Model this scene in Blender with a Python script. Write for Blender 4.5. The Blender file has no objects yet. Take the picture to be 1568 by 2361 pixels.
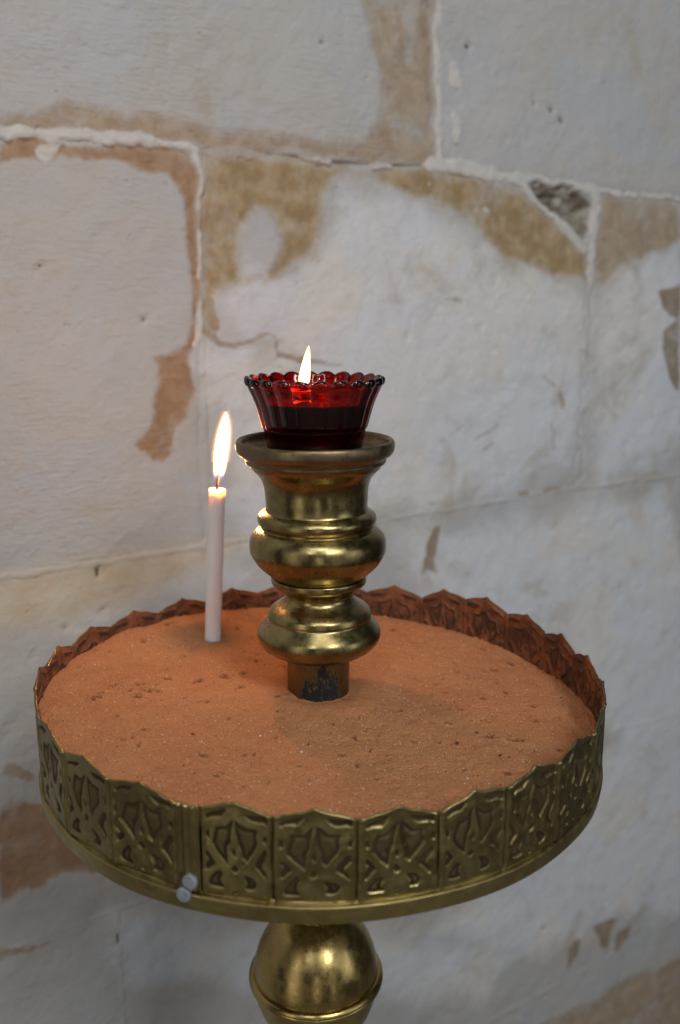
import bpy, math
import numpy as np
from mathutils import Vector

sc = bpy.context.scene
COL = sc.collection
rng = np.random.default_rng(7)

# ------------------------------------------------------------------ camera
F, PITCH = 2150.0, 0.2222            # focal length in units of a 1568 x 2361 picture, downward pitch
W, H = 1568.0, 2361.0
CAM = np.array([0.01135, -0.5437, 0.2244])
cam_d = bpy.data.cameras.new('camera')
cam = bpy.data.objects.new('camera', cam_d); COL.objects.link(cam)
cam.location = CAM
cam.rotation_euler = (math.pi/2 - PITCH, 0, 0)
cam_d.sensor_fit = 'VERTICAL'; cam_d.sensor_height = 36.0; cam_d.lens = 36.0*F/H
cam_d.clip_start = 0.01; cam_d.clip_end = 50
cam_d.dof.use_dof = True; cam_d.dof.focus_distance = 0.545; cam_d.dof.aperture_fstop = 5.8
sc.camera = cam

# ------------------------------------------------------------------ world and lights
world = bpy.data.worlds.new('World'); sc.world = world; world.use_nodes = True
wn = world.node_tree.nodes; wl = world.node_tree.links
wn['Background'].inputs['Color'].default_value = (0.62, 0.66, 0.74, 1)
wn['Background'].inputs['Strength'].default_value = 0.04

def area(name, loc, target, sx, sy, power, col):
    l = bpy.data.lights.new(name, 'AREA'); l.shape = 'RECTANGLE'; l.size = sx; l.size_y = sy
    l.energy = power; l.color = col
    o = bpy.data.objects.new(name, l); COL.objects.link(o)
    o.location = loc
    o.rotation_euler = (Vector(target)-Vector(loc)).to_track_quat('-Z', 'Y').to_euler()
    return o
area('window_or_fill_light', (-0.38, -1.90, 1.45), (0.0, 0.0, 0.0), 0.26, 0.80, 4.5, (0.94, 0.97, 1.0))
area('window_or_fill_light', (0.92, -1.68, 1.50), (0.05, 0.0, 0.0), 0.52, 0.85, 24, (0.94, 0.97, 1.0))
area('window_or_fill_light', (1.8, -0.9, 0.3), (0.3, 0.4, -0.1), 0.8, 1.2, 3.6, (0.90, 0.95, 1.0))  # unseen side fill, added to brighten the wall
area('overhead_fill', (0.15, -1.0, 1.75), (0.0, 0.0, 0.0), 0.9, 0.7, 7.5, (0.95, 0.97, 1.0))  # added overhead fill that brightens the sand and only grazes the wall
area('doorway_light', (-1.35, -1.75, 0.1), (0, 0, -.1), 0.55, 2.3, 4.5, (1.0, 0.95, 0.86))
area('doorway_light', (0.12, -2.4, -0.25), (0, 0, 0), 0.20, 1.2, 1.3, (1.0, 0.97, 0.90))
area('doorway_light', (1.15, -1.9, 0.0), (0, 0, 0), 0.12, 2.0, 0.9, (1.0, 0.97, 0.90))
sc.view_settings.view_transform = 'Standard'; sc.view_settings.look = 'None'
sc.view_settings.exposure = 0.12; sc.view_settings.gamma = 1.0
sc.render.engine = 'CYCLES'
sc.cycles.use_denoising = True
sc.cycles.max_bounces = 14; sc.cycles.transmission_bounces = 12; sc.cycles.glossy_bounces = 6
sc.cycles.diffuse_bounces = 4; sc.cycles.transparent_max_bounces = 12
sc.cycles.sample_clamp_indirect = 6.0
sc.cycles.caustics_refractive = True; sc.cycles.caustics_reflective = False
sc.cycles.blur_glossy = 0.5

# ------------------------------------------------------------------ small geometry of the photograph
_c, _s = math.cos(PITCH), math.sin(PITCH)
def ray(x, y):
    a, b = (x-W/2)/F, (H/2-y)/F
    return np.array([a, _c+b*_s, -_s+b*_c])
def on_y(x, y, Y):
    d = ray(x, y); return CAM + d*(Y-CAM[1])/d[1]
def on_z(x, y, Z):
    d = ray(x, y); return CAM + d*(Z-CAM[2])/d[2]
def on_cyl(x, y, R, back=False):
    d = ray(x, y); A = d[0]**2+d[1]**2; B = 2*(CAM[0]*d[0]+CAM[1]*d[1]); Q = CAM[0]**2+CAM[1]**2-R*R
    D = B*B-4*A*Q
    t = -B/2/A if D < 0 else (-B+(1 if back else -1)*math.sqrt(D))/2/A
    return CAM+t*d
def depth(P): return _c*(P[1]-CAM[1])-_s*(P[2]-CAM[2])

# ------------------------------------------------------------------ noise helpers (numpy)
def vnoise(x, y, scale, seed):
    """smooth value noise on arrays x, y (metres), cell size = scale"""
    r = np.random.default_rng(seed); T = r.random((256, 256))
    X = x/scale; Y = y/scale
    xi = np.floor(X).astype(int); yi = np.floor(Y).astype(int)
    fx = X-xi; fy = Y-yi; fx = fx*fx*(3-2*fx); fy = fy*fy*(3-2*fy)
    g = lambda a, b: T[a % 256, b % 256]
    return ((g(xi, yi)*(1-fx)+g(xi+1, yi)*fx)*(1-fy)+(g(xi, yi+1)*(1-fx)+g(xi+1, yi+1)*fx)*fy)*2-1
def fbm(x, y, scale, seed, octv=4, gain=.5):
    o = 0; a = 1
    for i in range(octv):
        o = o + a*vnoise(x+13.7*i*scale, y-7.1*i*scale, scale/2**i, seed+i); a *= gain
    return o
def poly_sdf(px, py, pts):
    """signed distance, positive inside"""
    P = np.asarray(pts, float); n = len(P)
    d = np.full(px.shape, 1e18); ins = np.zeros(px.shape, bool)
    for i in range(n):
        ax, ay = P[i]; bx, by = P[(i+1) % n]
        ex, ey = bx-ax, by-ay; wx, wy = px-ax, py-ay
        t = np.clip((wx*ex+wy*ey)/(ex*ex+ey*ey+1e-18), 0, 1)
        d = np.minimum(d, (wx-t*ex)**2+(wy-t*ey)**2)
        c = ((ay <= py) & (by > py)) | ((by <= py) & (ay > py))
        xx = ax+(py-ay)/(by-ay+1e-18)*ex
        ins ^= c & (px < xx)
    d = np.sqrt(d); return np.where(ins, d, -d)
def seg_sdf(px, py, a, b, ra, rb):
    ex, ey = b[0]-a[0], b[1]-a[1]; wx, wy = px-a[0], py-a[1]
    t = np.clip((wx*ex+wy*ey)/(ex*ex+ey*ey+1e-18), 0, 1)
    return ra+(rb-ra)*t-np.sqrt((wx-t*ex)**2+(wy-t*ey)**2)
def sstep(x, a, b):
    t = np.clip((x-a)/(b-a), 0, 1); return t*t*(3-2*t)

# ------------------------------------------------------------------ object helpers
def mesh(name, verts, faces, mats, parent=None, smooth=True, attrs=None, midx=None):
    me = bpy.data.meshes.new(name)
    verts = np.asarray(verts, dtype=np.float32)
    if isinstance(faces, np.ndarray):
        k = faces.shape[1]
        me.vertices.add(len(verts)); me.vertices.foreach_set('co', verts.ravel())
        me.loops.add(faces.size); me.loops.foreach_set('vertex_index', faces.astype(np.int32).ravel())
        me.polygons.add(len(faces))
        me.polygons.foreach_set('loop_start', np.arange(0, faces.size, k, dtype=np.int32))
        me.polygons.foreach_set('loop_total', np.full(len(faces), k, dtype=np.int32))
    else:
        me.from_pydata([tuple(map(float, v)) for v in verts], [], faces)
    for m in (mats if isinstance(mats, (list, tuple)) else [mats]): me.materials.append(m)
    if midx is not None: me.polygons.foreach_set('material_index', np.asarray(midx, dtype=np.int32))
    me.update(calc_edges=True)
    if smooth: me.polygons.foreach_set('use_smooth', np.ones(len(me.polygons), dtype=bool))
    for k2, v in (attrs or {}).items():
        a = me.attributes.new(k2, 'FLOAT', 'POINT'); a.data.foreach_set('value', np.asarray(v, dtype=np.float32).ravel())
    me.validate()
    o = bpy.data.objects.new(name, me); COL.objects.link(o)
    if parent: o.parent = parent
    return o
def thing(name, label, cat, loc=(0, 0, 0)):
    o = bpy.data.objects.new(name, None); COL.objects.link(o); o.location = loc
    o['label'] = label; o['category'] = cat; o.empty_display_size = .02
    return o
def lathe(name, prof, mats, parent, n=160, off=None, rfun=None, closed=False):
    """prof: list of (r, z); off(z) -> (dx, dy); rfun(r, theta, i) -> r"""
    prof = np.array(prof, float); m = len(prof)
    th = np.linspace(0, 2*np.pi, n, endpoint=False)
    R = np.repeat(prof[:, 0:1], n, 1); Z = np.repeat(prof[:, 1:2], n, 1)
    if rfun is not None: R = rfun(R, np.repeat(th[None], m, 0), Z)
    X = R*np.cos(th); Y = R*np.sin(th)
    if off is not None:
        dx = off(Z); X = X+dx
    V = np.stack([X, Y, Z], -1).reshape(-1, 3)
    i = np.arange(m-1)[:, None]*n; j = np.arange(n)[None]; j2 = (j+1) % n
    Fc = np.stack([i+j, i+j2, i+n+j2, i+n+j], -1).reshape(-1, 4)
    if closed:
        k = (m-1)*n; Fc = np.concatenate([Fc, np.stack([k+j[0], k+j2[0], j2[0], j[0]], -1)])
    return mesh(name, V, Fc, mats, parent)
def smooth_prof(pts, sub=6):
    """Catmull-Rom through (r, z); a point given with a third value 0 is a sharp corner"""
    P = [(p[0], p[1]) for p in pts]; sharp = [len(p) > 2 for p in pts]
    out = []
    for i in range(len(P)-1):
        p1, p2 = np.array(P[i]), np.array(P[i+1])
        p0 = np.array(P[i-1]) if i > 0 and not sharp[i] else p1
        p3 = np.array(P[i+2]) if i+2 < len(P) and not sharp[i+1] else p2
        for k in range(sub):
            t = k/sub
            q = .5*((2*p1)+(-p0+p2)*t+(2*p0-5*p1+4*p2-p3)*t*t+(-p0+3*p1-3*p2+p3)*t**3)
            out.append(tuple(q))
    out.append(P[-1]); return [(max(a, 0.00001), b) for a, b in out]

# ------------------------------------------------------------------ material helpers
class M:
    def __init__(s, name):
        s.m = bpy.data.materials.new(name); s.m.use_nodes = True
        s.t = s.m.node_tree; s.n = s.t.nodes; s.l = s.t.links
        s.b = s.n['Principled BSDF']; s.out = s.n['Material Output']
        s.tc = s.n.new('ShaderNodeTexCoord')
    def noise(s, scale, detail=4, rough=.55, vec=None, stretch=None, dist=0, rot=None):
        nd = s.n.new('ShaderNodeTexNoise'); nd.inputs['Scale'].default_value = scale
        nd.inputs['Detail'].default_value = detail; nd.inputs['Roughness'].default_value = rough
        nd.inputs['Distortion'].default_value = dist
        v = vec or s.tc.outputs['Object']
        if stretch or rot:
            mp = s.n.new('ShaderNodeMapping')
            if stretch: mp.inputs['Scale'].default_value = stretch
            if rot: mp.inputs['Rotation'].default_value = rot
            s.l.new(v, mp.inputs['Vector']); v = mp.outputs['Vector']
        s.l.new(v, nd.inputs['Vector']); return nd.outputs['Fac']
    def vor(s, scale, feature='F1', vec=None):
        nd = s.n.new('ShaderNodeTexVoronoi'); nd.inputs['Scale'].default_value = scale; nd.feature = feature
        s.l.new(vec or s.tc.outputs['Object'], nd.inputs['Vector']); return nd.outputs['Distance']
    def attr(s, name):
        nd = s.n.new('ShaderNodeAttribute'); nd.attribute_name = name; return nd.outputs['Fac']
    def math(s, op, a, b=None, c=None, clamp=False):
        nd = s.n.new('ShaderNodeMath'); nd.operation = op; nd.use_clamp = clamp
        for i, x in enumerate((a, b, c)):
            if x is None: continue
            if isinstance(x, (int, float)): nd.inputs[i].default_value = x
            else: s.l.new(x, nd.inputs[i])
        return nd.outputs[0]
    def ss(s, x, a, b, lo=0., hi=1.):
        nd = s.n.new('ShaderNodeMapRange'); nd.interpolation_type = 'SMOOTHSTEP'
        nd.inputs['From Min'].default_value = a; nd.inputs['From Max'].default_value = b
        nd.inputs['To Min'].default_value = lo; nd.inputs['To Max'].default_value = hi
        s.l.new(x, nd.inputs['Value']); return nd.outputs[0]
    def mix(s, f, a, b, mode='MIX'):
        nd = s.n.new('ShaderNodeMix'); nd.data_type = 'RGBA'; nd.blend_type = mode
        if isinstance(f, (int, float)): nd.inputs[0].default_value = f
        else: s.l.new(f, nd.inputs[0])
        for i, x in ((6, a), (7, b)):
            if isinstance(x, tuple): nd.inputs[i].default_value = (*x, 1)
            else: s.l.new(x, nd.inputs[i])
        return nd.outputs[2]
    def bump(s, h, dist, strength=1., prev=None):
        nd = s.n.new('ShaderNodeBump'); nd.inputs['Distance'].default_value = dist
        nd.inputs['Strength'].default_value = strength; s.l.new(h, nd.inputs['Height'])
        if prev is not None: s.l.new(prev, nd.inputs['Normal'])
        return nd.outputs[0]
    def set(s, k, v):
        if isinstance(v, (int, float)): s.b.inputs[k].default_value = v
        elif isinstance(v, tuple): s.b.inputs[k].default_value = (*v, 1)
        else: s.l.new(v, s.b.inputs[k])
        return s

# ------------------------------------------------------------------ THE WALL
ANG = math.radians(57.2); W0 = 0.95
WD = np.array([math.sin(ANG), math.cos(ANG), 0.]); WN = np.array([math.cos(ANG), -math.sin(ANG), 0.])
WP = np.array([CAM[0], CAM[1]+W0, 0.])
def wall_uv(x, y):
    d = ray(x, y); t = np.dot(WP-CAM, WN)/np.dot(d, WN); P = CAM+d*t
    return float(np.dot(P-WP, WD)), float(P[2])
def wpoly(pts): return [wall_uv(*p) for p in pts]
PXM = 0.00046                                      # metres on the wall per picture unit, about

BROWN = [
 [(0,1880),(55,1847),(96,1850),(130,1890),(160,1925),(200,1968),(260,2010),(213,2012),(180,2008),(140,2009),(96,2042),(50,2060),(0,2090)],
 [(0,318),(60,312),(140,320),(160,345),(190,343),(250,338),(320,340),(400,345),(440,365),(456,400),(458,500),(458,640),(460,780),(440,830),(447,900),(436,960),(410,1000),(398,1040),(380,1065),(350,1060),(310,1025),(345,980),(352,930),(372,880),(372,850),(360,820),(395,815),(430,790),(445,740),(437,640),(432,560),(430,480),(412,420),(380,400),(320,385),(250,370),(180,370),(110,358),(60,364),(0,378)],
]
OCHRE = [
 [(860,385),(985,394),(1000,404),(1060,404),(1140,420),(1190,432),(1240,474),(1300,530),(1352,585),(1356,645),(1310,630),(1280,640),(1230,612),(1180,600),(1130,555),(1080,500),(1000,462),(930,440),(880,412)],
 [(472,348),(600,358),(760,383),(860,396),(800,400),(770,420),(745,445),(735,490),(730,540),(715,590),(680,605),(640,640),(560,645),(510,668),(488,700),(486,720),(495,745),(475,760),(468,700),(466,500)],
]
OCHRE_HOLE = [[(560,520),(580,490),(610,487),(640,510),(650,560),(640,600),(610,640),(560,640),(550,590)]]
TAN = [
 [(900,400),(985,402),(1060,425),(1130,445),(1060,450),(980,440),(925,425)],
 [(1110,500),(1190,520),(1290,580),(1345,610),(1345,636),(1285,632),(1220,604),(1160,570)],
 [(0,262),(60,262),(110,250),(160,240),(215,250),(260,255),(300,275),(370,262),(440,280),(500,300),(560,302),(620,310),(700,320),(780,330),(838,328),(870,285),(885,230),(882,180),(868,120),(850,60),(830,0),(1003,0),(1001,60),(1003,130),(1003,190),(1003,383),(900,372),(780,366),(650,352),(480,338),(350,325),(200,310),(0,294)],
 [(1385,455),(1568,470),(1568,560),(1520,580),(1480,600),(1430,615),(1400,650),(1372,658),(1374,600),(1383,520)],
 [(1568,2207),(1528,2232),(1481,2249),(1413,2273),(1378,2307),(1317,2331),(1250,2361),(1200,2420),(1700,2500),(1700,2150)],
]
CHIPS = [
 [(1520,672),(1568,652),(1568,740),(1530,720)],
 [(1530,760),(1568,735),(1568,905),(1540,870),(1528,800)],
 [(985,1245),(1000,1220),(1018,1212),(1004,1280),(1012,1325),(988,1312),(975,1325),(979,1285)],
 [(1303,2238),(1308,2190),(1325,2165),(1341,2163),(1330,2200)],
 [(1416,2188),(1425,2150),(1457,2133),(1450,2165),(1425,2192)],
 [(1362,2140),(1400,2118),(1424,2116),(1410,2150),(1400,2190),(1385,2190),(1380,2155)],
]
STROKES = [  # thin brown run marks and small blots: a, b, ra, rb in picture units
 ((486,700),(492,745),14,10), ((470,760),(500,790),8,7), ((500,788),(540,803),6,7), ((540,803),(572,785),6,5),
 ((572,785),(610,768),5,4), ((610,768),(636,780),4,4), ((636,780),(644,808),5,6), ((644,812),(700,828),8,7),
 ((700,828),(790,842),6,3), ((1255,1135),(1290,1128),6,5), ((1200,1143),(1215,1138),8,7),
 ((1030,690),(1068,690),3,4), ((985,1165),(1005,1160),4,4), ((1290,905),(1300,935),7,9), ((1255,868),(1280,885),4,6),
 ((1275,975),(1285,1060),5,4), ((1095,1010),(1150,975),3,4), ((1120,1035),(1140,1020),4,4), ((550,1250),(575,1248),3,2),
 ((975,0),(985,120),12,10), ((985,130),(992,300),7,3), ((880,40),(905,110),9,5),
 ((1372,2140),(1415,2120),6,4), ((1395,2165),(1400,2200),6,4),
 ((0,2200),(120,2172),10,3), ((20,1775),(75,1790),12,10),
]
PITS = [((227,1310),(226,1330),3.2), ((236,1400),(238,1404),2.5), ((150,1447),(151,1450),3),((1080,105),(1084,107),5),((1270,250),(1276,256),4),((1295,275),(1300,280),4),((240,1368),(242,1372),2),
        ((1092,480),(1094,482),2),((330,740),(336,733),3),((90,620),(94,612),3),((1250,2140),(1256,2142),3),((1392,2080),(1396,2080),3),((272,2155),(274,2175),2.5),((740,95),(746,98),4),((1232,235),(1236,240),3)]
MORTAR = [
 ((0,296),(60,300),9,9), ((60,300),(150,310),9,10), ((150,310),(250,320),9,8), ((250,320),(350,329),10,10),
 ((350,329),(440,343),7,6), ((440,343),(456,352),6,6), ((456,350),(461,405),6,4), ((110,345),(100,352),9,8),((130,322),(128,345),12,6),
 ((461,405),(463,470),4,3), ((463,530),(455,640),4,3), ((460,700),(452,790),5,6),
 ((700,366),(760,376),2.5,3), ((862,380),(902,385),4,3), ((990,382),(1055,386),14,14), ((1055,386),(1150,402),15,11),
 ((1150,402),(1250,418),8,7), ((1250,418),(1370,437),6,8), ((1370,440),(1568,458),7,3.5), ((1180,405),(1225,445),7,9),
 ((1225,445),(1285,500),9,9), ((1285,500),(1320,545),12,10), ((1320,545),(1350,580),10,8), ((1374,445),(1368,550),13,12),
 ((1368,550),(1360,655),12,9), ((1100,484),(1102,486),4,4),((1124,487),(1128,489),6,5),((1112,512),(1113,514),3,3),((1110,534),(1112,536),4,4),
 ((988,425),(990,428),3,3), ((1355,660),(1350,900),3,3), ((1350,900),(1330,1100),3,3), ((1009,0),(1012,200),7,7),((1012,200),(1014,385),7,9),
 ((1045,150),(1050,190),12,14),((1050,270),(1052,320),9,10),
]
WHITE = [  # cleaner whitewash, with the wall's brightness falloff also put into the colour
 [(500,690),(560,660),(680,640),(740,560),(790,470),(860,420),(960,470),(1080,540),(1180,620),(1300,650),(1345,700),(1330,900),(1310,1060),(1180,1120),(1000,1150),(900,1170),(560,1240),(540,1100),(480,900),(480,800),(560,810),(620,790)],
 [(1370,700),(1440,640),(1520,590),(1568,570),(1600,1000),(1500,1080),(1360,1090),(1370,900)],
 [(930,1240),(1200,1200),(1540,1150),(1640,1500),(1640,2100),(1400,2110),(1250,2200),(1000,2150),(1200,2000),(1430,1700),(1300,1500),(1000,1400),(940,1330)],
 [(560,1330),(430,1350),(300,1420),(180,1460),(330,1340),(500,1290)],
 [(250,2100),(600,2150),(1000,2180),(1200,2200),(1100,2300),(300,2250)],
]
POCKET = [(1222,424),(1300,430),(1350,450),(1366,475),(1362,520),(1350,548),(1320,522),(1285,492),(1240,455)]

def wall_fields(u, z):
    """all painted and worn features as signed distances in millimetres"""
    w1 = fbm(u, z, .022, 11, 4, .6)*.0028; w2 = fbm(u, z, .022, 31, 4, .6)*.0028
    U = u+w1; Z = z+w2
    big = np.full(u.shape, -.2)
    brown = big.copy(); ochre = big.copy(); tan = big.copy(); mor = big.copy(); pit = big.copy()
    for p in BROWN: brown = np.maximum(brown, poly_sdf(U, Z, wpoly(p)))
    for p in OCHRE: ochre = np.maximum(ochre, poly_sdf(U, Z, wpoly(p)))
    for p in OCHRE_HOLE: ochre = np.minimum(ochre, -poly_sdf(U, Z, wpoly(p)))
    for p in TAN: tan = np.maximum(tan, poly_sdf(U, Z, wpoly(p)))
    chip = big.copy()
    for p in CHIPS: chip = np.maximum(chip, poly_sdf(U, Z, wpoly(p)))
    st = big.copy()
    for a, b, ra, rb in STROKES: st = np.maximum(st, seg_sdf(U, Z, wall_uv(*a), wall_uv(*b), ra*PXM, rb*PXM))
    for a, b, ra, rb in MORTAR: mor = np.maximum(mor, seg_sdf(U, Z, wall_uv(*a), wall_uv(*b), ra*PXM*1.15, rb*PXM*1.15))
    for a, b, r in PITS: pit = np.maximum(pit, seg_sdf(u, z, wall_uv(*a), wall_uv(*b), r*PXM, r*PXM))
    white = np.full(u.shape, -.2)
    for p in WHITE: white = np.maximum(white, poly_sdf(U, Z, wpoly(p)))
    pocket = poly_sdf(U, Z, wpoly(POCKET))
    return dict(chip=chip*1000, white=white*1000, brown=brown*1000, ochre=ochre*1000, tan=tan*1000, stroke=st*1000, mortar=mor*1000, pit=pit*1000, pocket=pocket*1000)

def wall_material(name, is_mortar=False):
    m = M(name)
    uv = m.tc.outputs['Object']
    fine = m.noise(160, 5, .6); med = m.noise(38, 5, .6); big = m.noise(6.5, 4, .55, dist=.6); big2 = m.noise(3.1, 3, .5)
    # whitewash: creamy and cool greyish patches
    base = m.mix(m.ss(big, .40, .62), (.445, .43, .405), (.43, .435, .445))
    base = m.mix(m.ss(big2, .45, .62, 0, .5), base, (.475, .455, .43))
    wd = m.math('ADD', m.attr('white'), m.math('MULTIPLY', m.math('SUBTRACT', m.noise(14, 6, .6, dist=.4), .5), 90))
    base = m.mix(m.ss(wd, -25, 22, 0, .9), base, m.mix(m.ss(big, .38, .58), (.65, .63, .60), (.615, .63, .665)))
    base = m.mix(m.ss(med, .50, .78, 0, .45), base, (.47, .435, .39))
    base = m.mix(m.ss(m.noise(85, 4, .7), .60, .78, 0, .5), base, (.40, .35, .29))
    base = m.mix(m.ss(m.noise(11, 7, .68, dist=.8), .54, .70, 0, .5), base, (.40, .34, .26))
    wob = m.math('MULTIPLY', m.math('SUBTRACT', m.noise(120, 6, .7), .5), 7.0)
    mott = m.noise(19, 6, .68, dist=.5)
    def layer(base, attr, col, col2, a, b, k=1., amp=1., patch=.62):
        d = m.math('ADD', m.attr(attr), m.math('MULTIPLY', wob, amp))
        f = m.math('MULTIPLY', m.ss(d, a, b, 0, k), m.ss(mott, .30, .52, patch, 1))
        c = m.mix(m.ss(m.noise(45, 5, .65), .38, .66), col, col2)
        return m.mix(f, base, c)
    base = layer(base, 'yellow', (.53, .43, .27), (.56, .50, .38), -22, 14, .75, 2)
    base = layer(base, 'tan', (.33, .245, .165), (.42, .335, .24), -7, 8, .92, 2.0, .30)
    base = layer(base, 'ochre', (.30, .205, .10), (.42, .325, .20), -8, 8, .95, 1.9, .45)
    base = layer(base, 'brown', (.30, .175, .095), (.37, .245, .15), -3.2, 4.0, .95, 1.5, .55)
    base = layer(base, 'chip', (.25, .19, .125), (.32, .25, .175), -1.6, 2.0, .95, .5, .6)
    base = layer(base, 'stroke', (.27, .20, .135), (.36, .28, .20), -1.0, 1.6, .75, .35)
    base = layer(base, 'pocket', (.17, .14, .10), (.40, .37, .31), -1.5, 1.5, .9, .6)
    base = layer(base, 'mortar', (.58, .56, .52), (.52, .50, .47), -1.2, 1.4, .95, .6)
    base = layer(base, 'pit', (.09, .065, .045), (.13, .10, .07), -.6, .6, .95, .12)
    m.set('Base Color', base); m.set('Roughness', .9); m.set('Specular IOR Level', .15)
    # comb marks of the stone cutter, long in u, fine in z (wall-local axes)
    comb = m.noise(1, 3, .6, stretch=(62, 1, 330), rot=(0, math.radians(4), 0))
    combmask = m.math('MULTIPLY', m.attr('comb'), m.ss(m.noise(9, 3), .38, .62, .25, 1))
    h = m.math('ADD', m.math('MULTIPLY', comb, m.math('MULTIPLY', combmask, .9)), m.math('MULTIPLY', med, 1.15))
    h = m.math('ADD', h, m.math('MULTIPLY', fine, .75))
    h = m.math('SUBTRACT', h, m.ss(m.noise(110, 2, .5), .68, .78, 0, .45))
    m.set('Normal', m.bump(h, .0032, .6))
    return m.m
mat_wall = wall_material('whitewashed_limestone')

wall = thing('stone_wall', 'old wall of large limestone blocks with peeling whitewash behind the candle stand', 'wall', tuple(WP))
wall.rotation_euler = (0, 0, math.pi/2-ANG)         # local x runs along the wall, local -y faces the camera

J1 = [(-60,303),(0,306),(240,325),(460,345),(560,352),(760,375),(980,385),(1180,410),(1370,441),(1568,458),(1640,463)]
J2 = [(0,1335),(540,1250),(900,1198),(1100,1163),(1300,1130),(1568,1095)]
J3 = [(0,2197),(1412,1686),(1568,1640)]
def jcurve(pts):
    q = sorted(wpoly(pts)); us = [a for a, b in q]; zs = [b for a, b in q]
    def f(u): return np.interp(u, us, zs)+vnoise(u, u*0+.3, .05, 5)*.0008
    return f
j1, j2, j3 = jcurve(J1), jcurve(J2), jcurve(J3)
z4 = wall_uv(1310, 2255)[1]
j4 = lambda u: u*0+z4
FL = -1.15
j0 = lambda u: u*0+0.80
jt = lambda u: u*0+1.35
jf = lambda u: u*0+FL
U0, U1 = -1.5, 1.7
uA = wall_uv(1006, 200)[0]; uB = wall_uv(462, 700)[0]; uC = wall_uv(1357, 750)[0]; uD = wall_uv(272, 2140)[0]
courses = [  # top curve, bottom curve, vertical joints
 (jt, j0, [U0, -.55, .25, 1.0, U1]), (j0, j1, [U0, -.62, uA, 1.02, U1]), (j1, j2, [U0, -.75, uB, uC, 1.15, U1]),
 (j2, j3, [U0, -.5, .82, U1]), (j3, j4, [U0, -.7, uD, .77, U1]), (j4, jf, [U0, -.4, .35, .95, U1])]
VU = (-.40, .80); VZ = (-.99, .66)
def axis_lines(a, b, lo, hi, fine, coarse):
    out = [a]
    x = a
    while x < b-1e-6:
        st = fine if (lo-.02 < x < hi+.02) else coarse
        if x < lo-.02: st = min(st, lo-.02-x+1e-5)
        x = min(x+st, b); out.append(x)
    return np.array(out)
def surf_depth(u, z, f, edge, seam=0.):
    """outward offset of a stone's face in metres"""
    d = fbm(u, z, .11, 41, 3)*.0016+fbm(u, z, .02, 51, 3)*.0006
    d = d-(.0002+.0034*seam)*np.exp(-np.maximum(edge, 0)/.0035)
    peel = np.maximum(f['brown'], np.maximum(f['tan'], f['ochre']))
    d = d-.0012*sstep(peel, -1.5, 1.5)                       # whitewash has come off there
    d = d-.016*sstep(f['pocket'], -2, 5)*(1+.5*fbm(u, z, .012, 61, 3))
    d = d-.006*sstep(f['pit'], -.6, .8)
    p = fbm(u, z, .009, 71, 2)
    d = d-.0011*sstep(p, .62, 1.0)*sstep(fbm(u, z, .2, 73, 2), -.3, .3)
    return d
GAP = .0026
def yellow_field(u, z):
    p = wpoly([(-40,1345),(150,1312),(300,1285),(400,1272),(560,1250),(480,1300),(300,1370),(150,1420),(-40,1450)])
    return poly_sdf(u, z, p)*1000
k = 0
for top, bot, vs in courses:
    for ul, ur in zip(vs[:-1], vs[1:]):
        inview = ur > VU[0] and ul < VU[1]
        us = axis_lines(ul+GAP/2, ur-GAP/2, VU[0], VU[1], .0032, .05)
        zt0, zb0 = float(top(np.array([(ul+ur)/2]))[0]), float(bot(np.array([(ul+ur)/2]))[0])
        vis = inview and zt0 > VZ[0] and zb0 < VZ[1]
        zz = axis_lines(zb0, zt0, VZ[0], VZ[1], .0032 if vis else .05, .05)
        if not vis: us = axis_lines(ul+GAP/2, ur-GAP/2, 9, 9.1, .05, .05)
        # extra lines near the arrises
        us = np.unique(np.concatenate([us, ul+GAP/2+np.array([.001, .003]), ur-GAP/2-np.array([.001, .003])]))
        tt = (zz-zb0)/(zt0-zb0); e = .0012/(zt0-zb0)
        tt = np.unique(np.concatenate([tt, [e, 1-e, 2.5*e, 1-2.5*e]]))
        Ug, Tg = np.meshgrid(us, tt)
        ZB = bot(Ug)+GAP/2; ZT = top(Ug)-GAP/2
        Zg = ZB+Tg*(ZT-ZB)
        f = wall_fields(Ug, Zg)
        edge = np.minimum(np.minimum(Zg-ZB, ZT-Zg), np.minimum(Ug-ul-GAP/2, ur-GAP/2-Ug))
        open_j = np.minimum(np.abs(Zg-j1(Ug)), np.where((Zg < j1(Ug)) & (Zg > j2(Ug)), np.minimum(np.abs(Ug-uB), np.abs(Ug-uC)*1.5), 9))
        D = surf_depth(Ug, Zg, f, edge, np.exp(-open_j/.01))+(rng.random()-.5)*.0006
        nr, nc = Ug.shape
        V = np.stack([Ug, -D, Zg], -1).reshape(-1, 3)
        i = (np.arange(nr-1)[:, None]*nc+np.arange(nc-1)[None])
        Fq = np.stack([i, i+1, i+nc+1, i+nc], -1).reshape(-1, 4)
        # sides: border loop pushed back into the wall
        b = np.concatenate([np.arange(nc), nc-1+nc*np.arange(1, nr), nr*nc-1-np.arange(1, nc), nc*(nr-1)-nc*np.arange(1, nr-1)])
        Vb = V[b].copy(); Vb[:, 1] = .12
        n0 = len(V); nb = len(b); j = np.arange(nb); jn = (j+1) % nb
        Fs = np.stack([b[jn], b[j], n0+j, n0+jn], -1)
        Vall = np.concatenate([V, Vb]); Fall = np.concatenate([Fq, Fs])
        comb = 1.0 if (top is j0 and ul < 0) or (top is j1 and ur < uB+.01) else (.55 if top is j0 else .3)
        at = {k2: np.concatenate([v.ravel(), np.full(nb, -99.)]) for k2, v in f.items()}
        at['yellow'] = np.concatenate([yellow_field(Ug, Zg).ravel(), np.full(nb, -99.)])
        at['comb'] = np.full(len(Vall), comb)
        mesh('stone', Vall, Fall, mat_wall, wall, attrs=at)
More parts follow.
